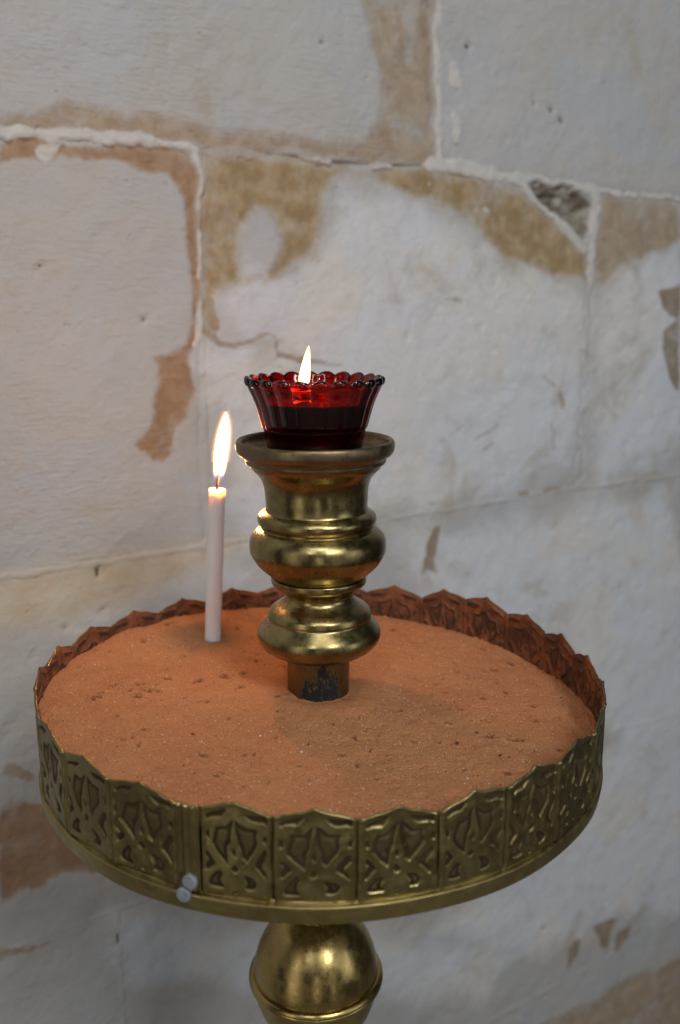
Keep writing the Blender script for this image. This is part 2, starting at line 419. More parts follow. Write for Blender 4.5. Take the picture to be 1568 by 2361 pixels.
# mortar sheet behind and over the joints
us = np.arange(VU[0]-.02, VU[1]+.02, .0024); zs = np.arange(VZ[0], VZ[1]+.1, .0024)
Ug, Zg = np.meshgrid(us, zs)
f = wall_fields(Ug, Zg)
dj = [np.abs(Zg-j(Ug)) for j in (j0, j1, j2, j3, j4)]
dv = []
for top, bot, vs in courses:
    inside = (Zg < top(Ug)) & (Zg > bot(Ug))
    for v in vs[1:-1]: dv.append(np.where(inside, np.abs(Ug-v), 9))
near = np.minimum.reduce(dj+dv)
lvl = np.full(Ug.shape, -.0035)
          # plastered nearly flush
lvl = np.where(np.minimum.reduce(dv) < .008, np.where((Zg < j1(Ug)) & (Zg > j2(Ug)), -.0014, lvl), lvl)
rg = fbm(Ug, Zg, .012, 81, 3)
stone_d = surf_depth(Ug, Zg, f, np.full(Ug.shape, .1))
flush = np.minimum.reduce([dj[0], dj[2], dj[3], dj[4]]+[np.where((Zg < j1(Ug)) & (Zg > j2(Ug)), 9, v) for v in dv]) < .008
lvl = np.where(flush & (dj[1] > .004), stone_d+.0008-near*.28, lvl)
md = f['mortar']+rg*1.3+fbm(Ug, Zg, .0065, 85, 3)*2.2
D = np.where(md > -3, stone_d-.0013+.0017*sstep(md, -1.0, .8)+rg*.0003+fbm(Ug, Zg, .005, 83, 2)*.0003, lvl+rg*.0004)
D = np.where((near > .0062) & (md < -2.5), -.012, D)
keep = (near < .012) | (md > -4)
nr, nc = Ug.shape
idx = (np.arange(nr-1)[:, None]*nc+np.arange(nc-1)[None])
kf = keep[:-1, :-1] & keep[1:, :-1] & keep[:-1, 1:] & keep[1:, 1:]
Fq = np.stack([idx, idx+1, idx+nc+1, idx+nc], -1)[kf]
used = np.unique(Fq); remap = np.zeros(nr*nc, int); remap[used] = np.arange(len(used))
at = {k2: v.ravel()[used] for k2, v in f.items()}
at['yellow'] = yellow_field(Ug, Zg).ravel()[used]; at['comb'] = np.full(len(used), .2)
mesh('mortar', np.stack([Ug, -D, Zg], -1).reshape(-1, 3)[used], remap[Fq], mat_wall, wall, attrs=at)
# wall core so that no light passes through the joints
mesh('wall_core', [(U0, .02, FL), (U1, .02, FL), (U1, .02, 1.35), (U0, .02, 1.35), (U0, .14, FL), (U1, .14, FL), (U1, .14, 1.35), (U0, .14, 1.35)],
     [(0, 1, 2, 3), (5, 4, 7, 6), (4, 0, 3, 7), (1, 5, 6, 2), (3, 2, 6, 7), (4, 5, 1, 0)], mat_wall, wall, smooth=False)

# ground
m = M('worn_paving')
m.set('Base Color', m.mix(m.ss(m.noise(4, 5), .35, .7), (.30, .27, .23), (.20, .18, .155))); m.set('Roughness', .7)
m.set('Normal', m.bump(m.noise(25, 5), .004, .6))
g = mesh('ground', [(-4, -4, FL), (4, -4, FL), (4, 4, FL), (-4, 4, FL)], [(0, 1, 2, 3)], m.m, smooth=False); g['kind'] = 'structure'

# ------------------------------------------------------------------ METALS
def brass(name, c1, c2, rough=.27, recess=False, soot=False, spots=.5):
    m = M(name)
    n1 = m.noise(28, 5, .6, dist=.4); n2 = m.noise(140, 5, .65)
    base = m.mix(m.ss(n1, .38, .66), c1, c2)
    base = m.mix(m.ss(m.noise(9, 6, .65, dist=.6), .48, .66, 0, min(.32, spots)), base, tuple(.45*a for a in c2))
    base = m.mix(m.ss(m.noise(300, 3, .6), .60, .76, 0, spots), base, (.12, .085, .04))
    base = m.mix(m.ss(m.noise(60, 5, .7, dist=.8), .60, .75, 0, spots*.7), base, (.20, .19, .10))
    vsc = m.ss(m.vor(150), .0, .13, 1, 0)
    base = m.mix(m.math('MULTIPLY', vsc, m.ss(m.noise(22, 2), .52, .6)), base, (.03, .025, .02))
    rg = m.ss(n2, .3, .75, rough*.8, rough*1.5)
    metal = 1.0
    if recess:
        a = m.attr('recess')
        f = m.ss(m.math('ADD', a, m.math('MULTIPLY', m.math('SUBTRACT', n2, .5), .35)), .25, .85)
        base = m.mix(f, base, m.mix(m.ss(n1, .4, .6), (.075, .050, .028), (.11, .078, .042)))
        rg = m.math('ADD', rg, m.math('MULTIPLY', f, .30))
    if soot:
        s_ = m.math('ADD', m.attr('soot'), m.math('MULTIPLY', m.math('SUBTRACT', m.noise(130, 8, .8, stretch=(1, 1, .45)), .5), 4.2))
        f = m.math('MULTIPLY', m.ss(s_, .15, .5), m.ss(m.noise(340, 5, .75, stretch=(1, 1, .6)), .34, .47, .25, 1))
        base = m.mix(f, base, (.012, .010, .010)); rg = m.math('ADD', rg, m.math('MULTIPLY', f, .45))
        metal = m.math('SUBTRACT', 1.0, m.math('MULTIPLY', f, .9))
    m.set('Base Color', base); m.set('Roughness', rg); m.set('Metallic', metal)
    m.set('Normal', m.bump(m.math('ADD', m.math('MULTIPLY', n2, .5), m.noise(45, 3)), .0006, .25))
    return m.m
mat_brass = brass('aged_brass', (.36, .285, .118), (.20, .15, .066), .27, spots=.8)
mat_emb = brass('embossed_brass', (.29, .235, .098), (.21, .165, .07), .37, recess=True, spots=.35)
mat_band = brass('brass_band', (.36, .29, .12), (.29, .22, .09), .38, spots=.3)
mat_tube = brass('sooty_brass', (.25, .19, .09), (.16, .12, .06), .40, soot=True, spots=.7)
mat_dish = brass('smoky_brass', (.27, .20, .115), (.18, .13, .08), .38, spots=.8)
mat_ball = brass('polished_brass', (.45, .34, .13), (.36, .245, .09), .27, spots=.05)
m = M('rusty_lining')
n1 = m.noise(55, 6, .7, dist=.7)
base = m.mix(m.ss(n1, .38, .60), (.23, .085, .035), (.095, .038, .019))
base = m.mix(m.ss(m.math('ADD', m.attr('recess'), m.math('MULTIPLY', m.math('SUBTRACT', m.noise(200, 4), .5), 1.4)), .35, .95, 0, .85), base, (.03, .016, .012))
m.set('Base Color', base); m.set('Roughness', .72); m.set('Metallic', .15)
m.set('Normal', m.bump(m.noise(190, 5), .0008, .6)); mat_rust = m.m
m = M('zinc_rivet'); m.set('Base Color', m.mix(m.ss(m.noise(300, 3), .4, .7), (.27, .28, .31), (.19, .20, .22))); m.set('Metallic', .2); m.set('Roughness', .5)
mat_zinc = m.m

# ------------------------------------------------------------------ THE STAND
stand = thing('candle_stand', 'tall brass candle stand with embossed scalloped sand tray and turned cup', 'candle stand')

# embossed panels -----------------------------------------------------
VAL = []   # valley angles and heights read along the rim
for v in [(846.5,1365),(972,1378),(1074,1381),(1171,1415),(1259,1460),(1327,1507),(1378,1562),(594,1367),(475,1387),(364,1414),(256,1445),(166,1489)]:
    P = on_cyl(*v, .17, True); VAL.append((math.degrees(math.atan2(P[1], P[0])) % 360, P[2]))
for v in [(145,1733),(250,1797),(407,1850.6),(1016,1874),(1171,1817),(1289.5,1762),(1369.7,1695),(626,1886),(824.7,1891.3)]:
    P = on_cyl(*v, .17); VAL.append((math.degrees(math.atan2(P[1], P[0])) % 360, P[2]))
VAL += [(93.5, -.0009), (180.4, .0042), (193.5, .0050), (206.8, .0046), (343.5, -.001)]
VAL.sort()
RAISE = .0010
def up(pts): return [(x, y) for x, y in pts]
def cr(pts):   # crop coordinates of the best seen panel -> (u, v)
    return [((x-880-(700-y)*.03)/400., (1235+(x-880)*(-.055)-y)/925.) for x, y in pts]
REC = [cr(p) for p in [
 [(552,405),(560,372),(680,312),(815,272),(790,322),(722,390),(690,385),(620,400),(575,432)],
 [(985,285),(1100,285),(1245,290),(1250,380),(1215,385),(1170,370),(1075,375),(1020,350)],
 [(885,345),(820,410),(775,460),(665,478),(645,560),(612,690),(680,790),(778,893),(788,820),(798,700),(838,620),(850,500),(872,405)],
 [(890,345),(884,410),(888,500),(905,600),(928,680),(932,775),(985,822),(1108,655),(1127,590),(1115,520),(1137,445),(1075,442),(1010,440),(960,400)],
 [(863,655),(892,700),(885,760),(855,768),(832,735),(838,680)],
 [(855,828),(905,895),(880,935),(838,950),(802,912)],
 [(572,545),(600,575),(598,640),(570,660),(545,630),(548,570)],
 [(1225,488),(1240,530),(1232,600),(1200,605),(1178,570),(1190,515)],
 [(552,757),(600,800),(655,890),(640,915),(600,955),(570,990),(532,988),(528,930),(570,870),(535,830),(540,780)],
 [(1215,660),(1225,730),(1165,830),(1160,860),(1205,920),(1208,975),(1185,985),(1130,920),(1065,860),(1085,800),(1160,690)],
 [(690,955),(742,995),(712,1050),(702,1090),(738,1125),(722,1165),(640,1172),(575,1165),(553,1130),(580,1060),(640,990)],
 [(945,950),(1000,965),(1060,985),(1105,1035),(1100,1085),(1065,1125),(1000,1135),(952,1125),(985,1060),(950,1000)],
 [(850,1135),(880,1195),(812,1200)], [(512,1190),(545,1228),(500,1232)], [(1190,1090),(1185,1140),(1145,1150)],
]]
NU, NV = 76, 88
PANEL_H = .0425; HALF = .0204
def peak(u):
    a = np.abs(u)
    return .0062*(1-a**1.2)*(.95+.05*np.cos(a*3*np.pi))+.0007*np.exp(-(u/.10)**2)
uu = np.linspace(-1, 1, NU); vv = np.linspace(0, 1, NV)
UU, VV = np.meshgrid(uu, vv)
PV = VV*(1+peak(UU)/PANEL_H)
def emboss(du=0., mirror=False):
    sd = np.full(UU.shape, -.05)
    ux = (-UU if mirror else UU)
    wx = fbm(ux*HALF+du, PV*PANEL_H, .009, 91, 2)*.0007; wy = fbm(ux*HALF, PV*PANEL_H+du, .009, 92, 2)*.0007
    for p in REC: sd = np.maximum(sd, poly_sdf(ux*HALF+wx, PV*PANEL_H+wy, [(a*HALF, b*PANEL_H) for a, b in p]))
    return sd
def make_panel(a0, a1, z0, z1, seed, mirror=False, plain=False):
    sd = emboss(seed*.013, mirror)
    rec = sstep(sd, -.00005, .00105)
    hgt = -RAISE*rec + .0007*sstep(sd, .0010, .0034)+fbm(UU*HALF+seed, PV*PANEL_H, .006, 93, 3)*.00022
    hgt = hgt*(.85+.3*np.sin(seed*2.3))
    edge = (1-np.abs(UU))*HALF
    hgt = hgt - .0009*np.exp(-(edge/.00075)**2) + .00035*np.exp(-((edge-.0022)/.0009)**2)
    topd = (peak(UU)+PANEL_H)*(1-VV)
    hgt = hgt + .0005*np.exp(-((topd-.0008)/.0009)**2)
    hgt = hgt - .0005*np.exp(-(VV*PANEL_H/.0008)**2)
    A = np.radians((a0+a1)/2+UU*(a1-a0)/2)
    ztop = z0+(z1-z0)*(UU+1)/2+peak(UU)*(.94+.17*math.sin(math.radians((a0+a1)/2)))+fbm(UU*HALF+seed, UU*0, .006, 95, 2)*.00035
    Z = -PANEL_H+VV*(ztop+PANEL_H)
    r = .1700-.0007*(1-UU**2)+hgt+fbm(UU*HALF+seed*.3, Z, .02, 97, 2)*.0003+vnoise(UU*0+seed*.7, VV, .5, 99)*.0007*VV
    Ro = r+.0002; th = .0007
    Ri = np.minimum(r, .1700)-th
    def P(R): return np.stack([R*np.cos(A), R*np.sin(A), Z], -1).reshape(-1, 3)
    n = NU*NV; i = (np.arange(NV-1)[:, None]*NU+np.arange(NU-1)[None])
    Fo = np.stack([i, i+1, i+NU+1, i+NU], -1).reshape(-1, 4)
    Fi = Fo[:, ::-1]+n
    b = np.concatenate([np.arange(NU), NU-1+NU*np.arange(1, NV), NV*NU-1-np.arange(1, NU), NU*(NV-1)-NU*np.arange(1, NV-1)])
    j = np.arange(len(b)); jn = (j+1) % len(b)
    Fs = np.stack([b[jn], b[j], n+b[j], n+b[jn]], -1)
    mi = np.concatenate([np.zeros(len(Fo)), np.ones(len(Fi)), np.zeros(len(Fs))])
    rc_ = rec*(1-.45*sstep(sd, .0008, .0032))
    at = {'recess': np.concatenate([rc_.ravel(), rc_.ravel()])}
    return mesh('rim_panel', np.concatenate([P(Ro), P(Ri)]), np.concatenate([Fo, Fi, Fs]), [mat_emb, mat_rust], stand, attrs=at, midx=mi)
SEAM = 3.7
for i in range(len(VAL)):
    a0, z0 = VAL[i]; a1, z1 = VAL[(i+1) % len(VAL)]
    if a1 < a0: a1 += 360
    if abs(a0-248.1) < .6:
        # overlap strip of the rim with pressed vertical lines
        nu, nv = 24, 30
        U2, V2 = np.meshgrid(np.linspace(0, 1, nu), np.linspace(0, 1, nv))
        A = np.radians(a0+.05+U2*SEAM); Z = -PANEL_H+V2*(PANEL_H+z0+.0004*np.sin(U2*9))
        R = .1704+.0004*np.cos(U2*2*np.pi*3)+.0005*(U2 < .12)
        Po = np.stack([R*np.cos(A), R*np.sin(A), Z], -1).reshape(-1, 3)
        Pi = np.stack([(R*0+.1692)*np.cos(A), (R*0+.1692)*np.sin(A), Z], -1).reshape(-1, 3)
        n = nu*nv; q = (np.arange(nv-1)[:, None]*nu+np.arange(nu-1)[None])
        Fo = np.stack([q, q+1, q+nu+1, q+nu], -1).reshape(-1, 4)
        b = np.concatenate([np.arange(nu), nu-1+nu*np.arange(1, nv), nv*nu-1-np.arange(1, nu), nu*(nv-1)-nu*np.arange(1, nv-1)])
        j = np.arange(len(b)); jn = (j+1) % len(b)
        Fs = np.stack([b[jn], b[j], n+b[j], n+b[jn]], -1)
        mesh('seam_strip', np.concatenate([Po, Pi]), np.concatenate([Fo, Fo[:, ::-1]+n, Fs]), [mat_emb, mat_rust], stand,
             attrs={'recess': np.tile(.35*(np.sin(U2*2*np.pi*3+2) > .2).ravel(), 2)},
             midx=np.concatenate([np.zeros(len(Fo)), np.ones(len(Fo)), np.zeros(len(Fs))]))
        a0 += SEAM+.05
    make_panel(a0, a1, z0, z1, i+1)

# band and pan under the panels
band = [(.1684, -.0418), (.1690, -.0424, 0), (.1690, -.0432, 0), (.1706, -.0436), (.1712, -.0445), (.1708, -.0485), (.1702, -.0515), (.1690, -.0532), (.160, -.0540), (.10, -.0542), (.03, -.0542), (.001, -.0542)]
ins = [(.001, -.0500), (.15, -.0500), (.1665, -.048), (.1682, -.0440), (.1684, -.0418)]
lathe('tray_pan', smooth_prof(band, 5)[::-1], mat_band, stand, n=260,
      rfun=lambda R, T, Z: R+np.where(R > .12, .0004*np.sin(T*3+1)+.0003*np.sin(T*11), 0))
lathe('tray_floor', ins[::-1], mat_rust, stand, n=120)

# rivets at the seam
for x, y, rr in ((437.5, 2034, .0038), (423.5, 2063, .0037)):
    P = on_cyl(x, y, .1715); a = math.atan2(P[1], P[0])
    N = np.array([math.cos(a), math.sin(a), 0]); T = np.array([-math.sin(a), math.cos(a), 0]); B = np.array([0, 0, 1.])
    prof = [(0.00001, .00102), (rr*.45, .00101), (rr*.84, .0010), (rr*.86, .00099), (rr*.95, .0008), (rr, .0004), (rr*1.0, .0001), (rr*.98, -.0014)]
    vs = []; n = 28
    for r_, h_ in prof:
        for k in range(n):
            t = 2*math.pi*k/n; wob = 1+.03*math.sin(2*t+x)
            vs.append(P+N*h_+T*(r_*wob*math.cos(t))+B*(r_*wob*1.02*math.sin(t)))
    fs = [(i*n+k, (i+1)*n+k, (i+1)*n+(k+1) % n, i*n+(k+1) % n) for i in range(len(prof)-1) for k in range(n)]
    mesh('rivet', vs, fs, mat_zinc, stand)

# turned column: (half width in picture units, picture y) read from the silhouette
def zr(y, hw, Y=0.):
    P = on_y(742, y, Y); return (hw*depth(P)/F, P[2])
def xoff(Z):
    return np.interp(Z, [-.26, -.18, -.03, .01, .04, .08, .14, .18], [-.0050, -.0045, -.0026, -.0020, -.0010, -.0020, -.0032, -.0036])
P_ = lambda lst: [zr(*t[:2])+tuple(t[2:]) for t in lst]
# candle cup: dish, neck, ring and bulb
dish_in = [(.001, .1388), (.034, .1388), (.0400, .1396), (.0425, .1418), (.0433, .1440), (.0440, .1452)]
dish_out = [(.0452, .1457), (.0464, .1448), (.0468, .1425), (.0464, .1395), (.0450, .1372), (.0434, .1364, 0), (.0428, .1358, 0), (.0418, .1345), (.0415, .1325), (.0402, .1315, 0)]
body = P_([(1076,150),(1084,141),(1094,132),(1106,125),(1124,120),(1146,118),(1166,117),(1174,119,0),(1178,127),(1184,134),(1191,137),(1200,136),(1208,130),(1213,129,0),(1218,139),(1228,150),(1240,156),(1254,157.5),(1268,156),(1282,149),(1296,139),(1310,124),(1319,113),(1324,107,0)])
lathe('candle_cup', smooth_prof(dish_in+dish_out, 4)[:-1], mat_dish, stand, n=200, off=xoff)
lathe('cup_body', [(.0396, .1318)]+smooth_prof(body, 6)+[(.02, zr(1326, 0)[1])], mat_brass, stand, n=200, off=xoff)
collar = P_([(1325,106),(1327,109.5),(1333,110),(1339,109),(1345,103),(1350,94),(1356,84),(1366,78),(1376,80),(1386,91),(1394,104),(1402,114),(1412,117.5),(1417,117.5,0),(1421,119),(1432,129),(1444,138),(1455,141),(1466,140),(1480,130),(1492,113),(1500,95),(1503,72,0)])
lathe('collar', [(.02, zr(1325, 0)[1])]+smooth_prof(collar, 6), mat_brass, stand, n=200, off=xoff)
tube_prof = [(.0189, .0135), (.0191, .010)]+[(.0192, .010-i*.0022) for i in range(1, 24)]
tb = lathe('post', tube_prof, mat_tube, stand, n=120, off=xoff)
co = np.array([v.co[:] for v in tb.data.vertices])
an = np.degrees(np.arctan2(co[:, 1], co[:, 0]-xoff(co[:, 2])))
soot = 1.5-np.hypot((an+84)/44, (co[:, 2]+.015)/.026)*1.35
a_ = tb.data.attributes.new('soot', 'FLOAT', 'POINT'); a_.data.foreach_set('value', soot.astype(np.float32))
# ball under the tray, with its flange
ball = [(.022, -.0540, 0), (.0225, -.150, 0)]
c0 = -.2155
for t in np.linspace(72, 6, 9): ball.append((.0418*math.cos(math.radians(t)), c0+.0500*math.sin(math.radians(t))))
ballb = [(.0418*math.cos(math.radians(t)), c0+.0500*math.sin(math.radians(t))) for t in np.linspace(-6, -72, 9)]
lathe('shaft', [(.0155, -.0542), (.0155, -.1500), (.018, -.1555), (.0155, -.161), (.0155, -.172)], mat_ball, stand, n=80, off=xoff)
lathe('knop', smooth_prof(ball[2:]+ballb, 5), mat_ball, stand, n=220, off=lambda Z: Z*0-.0048)
lathe('knop_ring', smooth_prof([(.0408, c0+.0040), (.0432, c0+.0034), (.0447, c0+.0016), (.0446, c0+.0004, 0), (.0450, c0-.0006), (.0444, c0-.0028), (.0430, c0-.0038), (.0405, c0-.0042)], 5), mat_ball, stand, n=220, off=lambda Z: Z*0-.0048)
lathe('shaft', smooth_prof([(.0125, -.262), (.022, -.268), (.024, -.275), (.017, -.285), (.015, -.32), (.016, -.60), (.024, -.70), (.016, -.74), (.016, -1.02), (.03, -1.06), (.05, -1.075)], 4), mat_ball, stand, n=60, off=lambda Z: Z*0-.0048)
lathe('base', smooth_prof([(.049, -1.074), (.09, -1.09), (.14, -1.115), (.16, -1.135), (.162, -1.1495), (.01, -1.1495)], 4), mat_brass, stand, n=80, off=lambda Z: Z*0-.0048)

# ------------------------------------------------------------------ SAND
def sand_z(x, y):
    r = np.hypot(x, y)
    z = -.0138-.060*x-.010*y
    z = z+.0020*fbm(x, y, .09, 201, 2)+.0009*fbm(x, y, .022, 205, 3)
    z = z-.0030*sstep(r, .150, .169)*(.5+x/.34)                       # it falls off a little at the right edge
    z = z+.0016*np.exp(-((x+.002)**2+(y)**2)/.030**2)
    return z
cb = on_z(490, 1476, -.0095)                                           # foot of the taper
cb[2] = float(sand_z(np.array(cb[0]), np.array(cb[1])))
cb = on_z(490, 1476, cb[2]); cb[1] += .004
MARKS = [(225,1630,9,5),(233,1620,7,4),(215,1640,6,4),(320,1600,14,3),(345,1612,18,3),(300,1612,6,3),(320,1625,7,5),(260,1598,8,2.5),(1130,1682,14,3.5),(1190,1686,14,3),(1060,1625,8,5),
         (1240,1640,10,4),(1180,1500,9,3),(1140,1515,9,3),(1265,1755,12,4),(520,1572,10,5),(560,1562,7,4),(470,1755,9,3),(790,1735,7,3),(500,1800,6,3),(905,1440,7,3.5),(1170,1765,8,4),(660,1545,12,3),(590,1530,9,3),(385,1560,4,2),(1010,1560,6,3),(640,1620,8,4),(1290,1700,8,4),(870,1790,5,3)]
MR = np.random.default_rng(5)
for _ in range(75):
    a_, r_ = MR.random()*6.283, .155*math.sqrt(MR.random())
    MARKS.append((742+r_*math.cos(a_)/.000270, 1595-r_*math.sin(a_)*.415/.000270, 2.5+6*MR.random()**2, 1.8+2.5*MR.random()))
nr_, na_ = 300, 760
rr = np.sqrt(np.linspace(0, 1, nr_))*.1686; rr = np.where(np.arange(nr_) == 0, .00005, rr)
tt = np.linspace(0, 2*np.pi, na_, endpoint=False)
X = rr[:, None]*np.cos(tt); Y = rr[:, None]*np.sin(tt); Z = sand_z(X, Y)
dark = np.zeros(X.shape)
for x, y, rx, ry in MARKS:
    P = on_z(x, y, -.014); s0 = depth(P)/F
    ax = rx*s0*1.35; ay = ry*s0*2.9
    q = np.hypot((X-P[0])/ax, (Y-P[1])/ay)+.55*vnoise(X, Y, .0016, 211)+.3*vnoise(X, Y, .0007, 212)
    g_ = np.exp(-q**2*1.2); Z = Z-.0012*g_+.0007*np.exp(-(q-1.35)**2*6); dark = np.maximum(dark, g_*.8)
pp = fbm(X, Y, .0045, 215, 2); Z = Z-.0011*sstep(pp, .62, 1.1)+.0005*fbm(X, Y, .009, 217, 3)
Z = Z+.00028*vnoise(X, Y, .0011, 221)+.00016*vnoise(X, Y, .0006, 222)
# slight collars where post and taper are pushed in
dd = np.hypot(X-xoff(np.array(-.015)), Y)
Z = Z-.0014*np.exp(-((dd-.021)/.004)**2)+.0008*np.exp(-((dd-.031)/.006)**2)
dd2 = np.hypot(X-cb[0], Y-cb[1]); Z = Z-.0010*np.exp(-((dd2-.006)/.002)**2)+.0010*np.exp(-((dd2-.012)/.004)**2)
m = M('ochre_sand')
n1 = m.noise(18, 5, .6); n2 = m.noise(900, 3, .6); n3 = m.noise(1900, 2, .5)
base = m.mix(m.ss(n1, .35, .68), (.535, .228, .096), (.48, .192, .080))
base = m.mix(m.ss(n2, .50, .72, 0, .6), base, (.66, .34, .16))
base = m.mix(m.ss(n3, .56, .74, 0, .65), base, (.30, .105, .05))
base = m.mix(m.ss(m.noise(60, 7, .75), .55, .74, 0, .6), base, (.30, .105, .045))
base = m.mix(m.ss(m.attr('dark'), .05, .7, 0, .85), base, (.20, .065, .03))
m.set('Base Color', base); m.set('Roughness', .95); m.set('Specular IOR Level', .2)
m.set('Normal', m.bump(m.math('ADD', n2, m.math('MULTIPLY', n3, .7)), .0013, .9)); mat_sand = m.m
V = np.stack([X, Y, Z], -1).reshape(-1, 3)
i = np.arange(nr_-1)[:, None]*na_; j = np.arange(na_)[None]; j2 = (j+1) % na_
Fs = np.stack([i+j, i+na_+j, i+na_+j2, i+j2], -1).reshape(-1, 4)
sand = mesh('sand', V, Fs, mat_sand, attrs={'dark': dark.ravel()})
sand['kind'] = 'stuff'; sand['label'] = 'orange brown sand filling the round tray of the candle stand'; sand['category'] = 'sand'
# loose grains and crumbs
def flat(name, c, rough=.5, spec=.5):
    m = M(name); m.set('Base Color', m.mix(m.ss(m.noise(700, 2), .3, .7), c, tuple(.8*a for a in c))); m.set('Roughness', rough); m.set('Specular IOR Level', spec); return m.m
gm = [flat('grain_pale', (.86, .66, .48), .25, .8), flat('grain_orange', (.66, .29, .13)), flat('grain_dark', (.16, .06, .035)), flat('grain_white', (.9, .86, .80), .2, .9)]
oct_v = np.array([(1, 0, 0), (-1, 0, 0), (0, 1, 0), (0, -1, 0), (0, 0, 1), (0, 0, -1)], float)
oct_f = np.array([(0, 2, 4), (2, 1, 4), (1, 3, 4), (3, 0, 4), (2, 0, 5), (1, 2, 5), (3, 1, 5), (0, 3, 5)])
def grains(pts, sizes, mats_i):
    n = len(pts); q = rng.normal(size=(n, 4)); q /= np.linalg.norm(q, axis=1)[:, None]
    w, x, y, z = q.T
    Rm = np.stack([1-2*(y*y+z*z), 2*(x*y-z*w), 2*(x*z+y*w), 2*(x*y+z*w), 1-2*(x*x+z*z), 2*(y*z-x*w), 2*(x*z-y*w), 2*(y*z+x*w), 1-2*(x*x+y*y)], -1).reshape(n, 3, 3)
    sc3 = sizes[:, None]*(.6+.8*rng.random((n, 3)))
    V = np.einsum('nij,nkj->nki', Rm, oct_v[None]*sc3[:, None])+pts[:, None]
    Fc = (oct_f[None]+6*np.arange(n)[:, None, None]).reshape(-1, 3)
    return V.reshape(-1, 3), Fc, np.repeat(mats_i, 8)
NG = 15000
r_ = .1665*np.sqrt(rng.random(NG)); t_ = rng.random(NG)*2*np.pi
gx, gy = r_*np.cos(t_), r_*np.sin(t_)
gs = .00015+.00030*rng.random(NG)**3
gz = sand_z(gx, gy)+gs*.35
mi = rng.choice([0, 1, 2, 3], NG, p=[.34, .40, .22, .04])
ok = (np.hypot(gx-xoff(np.array(-.015)), gy) > .036) & (np.hypot(gx-cb[0], gy-cb[1]) > .015)
V, Fc, mI = grains(np.stack([gx, gy, gz], -1)[ok], gs[ok], mi[ok])
go = mesh('grain', V, Fc, gm, sand, smooth=False, midx=mI); go['kind'] = 'stuff'
# the few crumbs one can pick out
crumbs = [(445,1693,.0011,2),(1055,1714,.0009,4),(1154,1742,.0009,5),(770,1671,.0010,2),(600,1698,.0007,3),(475,1585,.0009,2),(430,1515,.0007,2),(915,1441,.0010,2),(424,1766,.0008,4),(695,1735,.0007,3),(1175,1746,.0007,2),(1250,1800,.0006,3),(305,1490,.0006,3),(1303,1560,.0008,3),(640,1640,.0007,2),(1100,1690,.0008,2),(380,1712,.0006,3),(700,1590,.0006,3)]
gm2 = [gm[0], gm[1], flat('crumb_red', (.22, .045, .025), .6), gm[3], flat('crumb_black', (.02, .02, .025), .5), flat('crumb_wine', (.13, .02, .03), .5)]
for x, y, r0, mi_ in crumbs:
    P = on_z(x, y, -.014); zz_ = float(sand_z(np.array(P[0]), np.array(P[1]))); P = on_z(x, y, zz_)
    V, Fc, mI = grains(np.array([[P[0], P[1], zz_+r0*.4]]), np.array([r0]), np.array([mi_]))
    mesh('crumb', V, Fc, gm2, sand, smooth=False, midx=mI)

# ------------------------------------------------------------------ FLAMES
def flame_mat(name, strength, zc):
    m = M(name); m.n.remove(m.b)
    e = m.n.new('ShaderNodeEmission')
    sp = m.n.new('ShaderNodeSeparateXYZ'); m.l.new(m.tc.outputs['Generated'], sp.inputs[0])
    h = sp.outputs['Z']
    col = m.mix(m.ss(h, .0, .22), (1.0, .36, .09), (1.0, .43, .12))
    col = m.mix(m.ss(h, .05, .17), (.55, .45, .85), col)
    m.l.new(col, e.inputs['Color'])
    m.l.new(m.math('MULTIPLY', m.ss(h, .05, .34, .015, 1.), strength), e.inputs['Strength'])
    m.l.new(e.outputs[0], m.out.inputs['Volume'])
    return m.m
def flame(name, sect, Y, parent, mat, n=28, zscale=1.):
    """sect: (centre x, picture y, half width) from the base up; built round at depth Y"""
    vs = []; cen = []
    S = np.array(sect, float); ts = np.linspace(0, len(S)-1, 36)
    S2 = np.stack([np.interp(ts, np.arange(len(S)), S[:, k]) for k in range(3)], -1)
    ker = np.array([.25, .5, .25])
    for _ in range(3):
        S2[1:-1] = S2[:-2]*.25+S2[1:-1]*.5+S2[2:]*.25
    for x, y, hw in S2:
        P = on_y(x, y, Y); r_ = max(hw*depth(P)/F, .00003); cen.append(P)
        for k in range(n):
            t = 2*math.pi*k/n; vs.append((P[0]+r_*math.cos(t), P[1]+r_*math.sin(t), P[2]))
    m_ = len(S2)
    fs = [(i*n+k, i*n+(k+1) % n, (i+1)*n+(k+1) % n, (i+1)*n+k) for i in range(m_-1) for k in range(n)]
    fs.append(tuple(range(n))[::-1]); fs.append(tuple((m_-1)*n+k for k in range(n)))
    o = mesh(name, vs, fs, mat, parent)
    return o, cen
def flame_lamp(P, power, parent, r=.003):
    l = bpy.data.lights.new('flame_light', 'POINT'); l.energy = power; l.color = (1.0, .47, .16); l.shadow_soft_size = r
    o = bpy.data.objects.new('flame_light', l); COL.objects.link(o); o.location = P; o.parent = parent

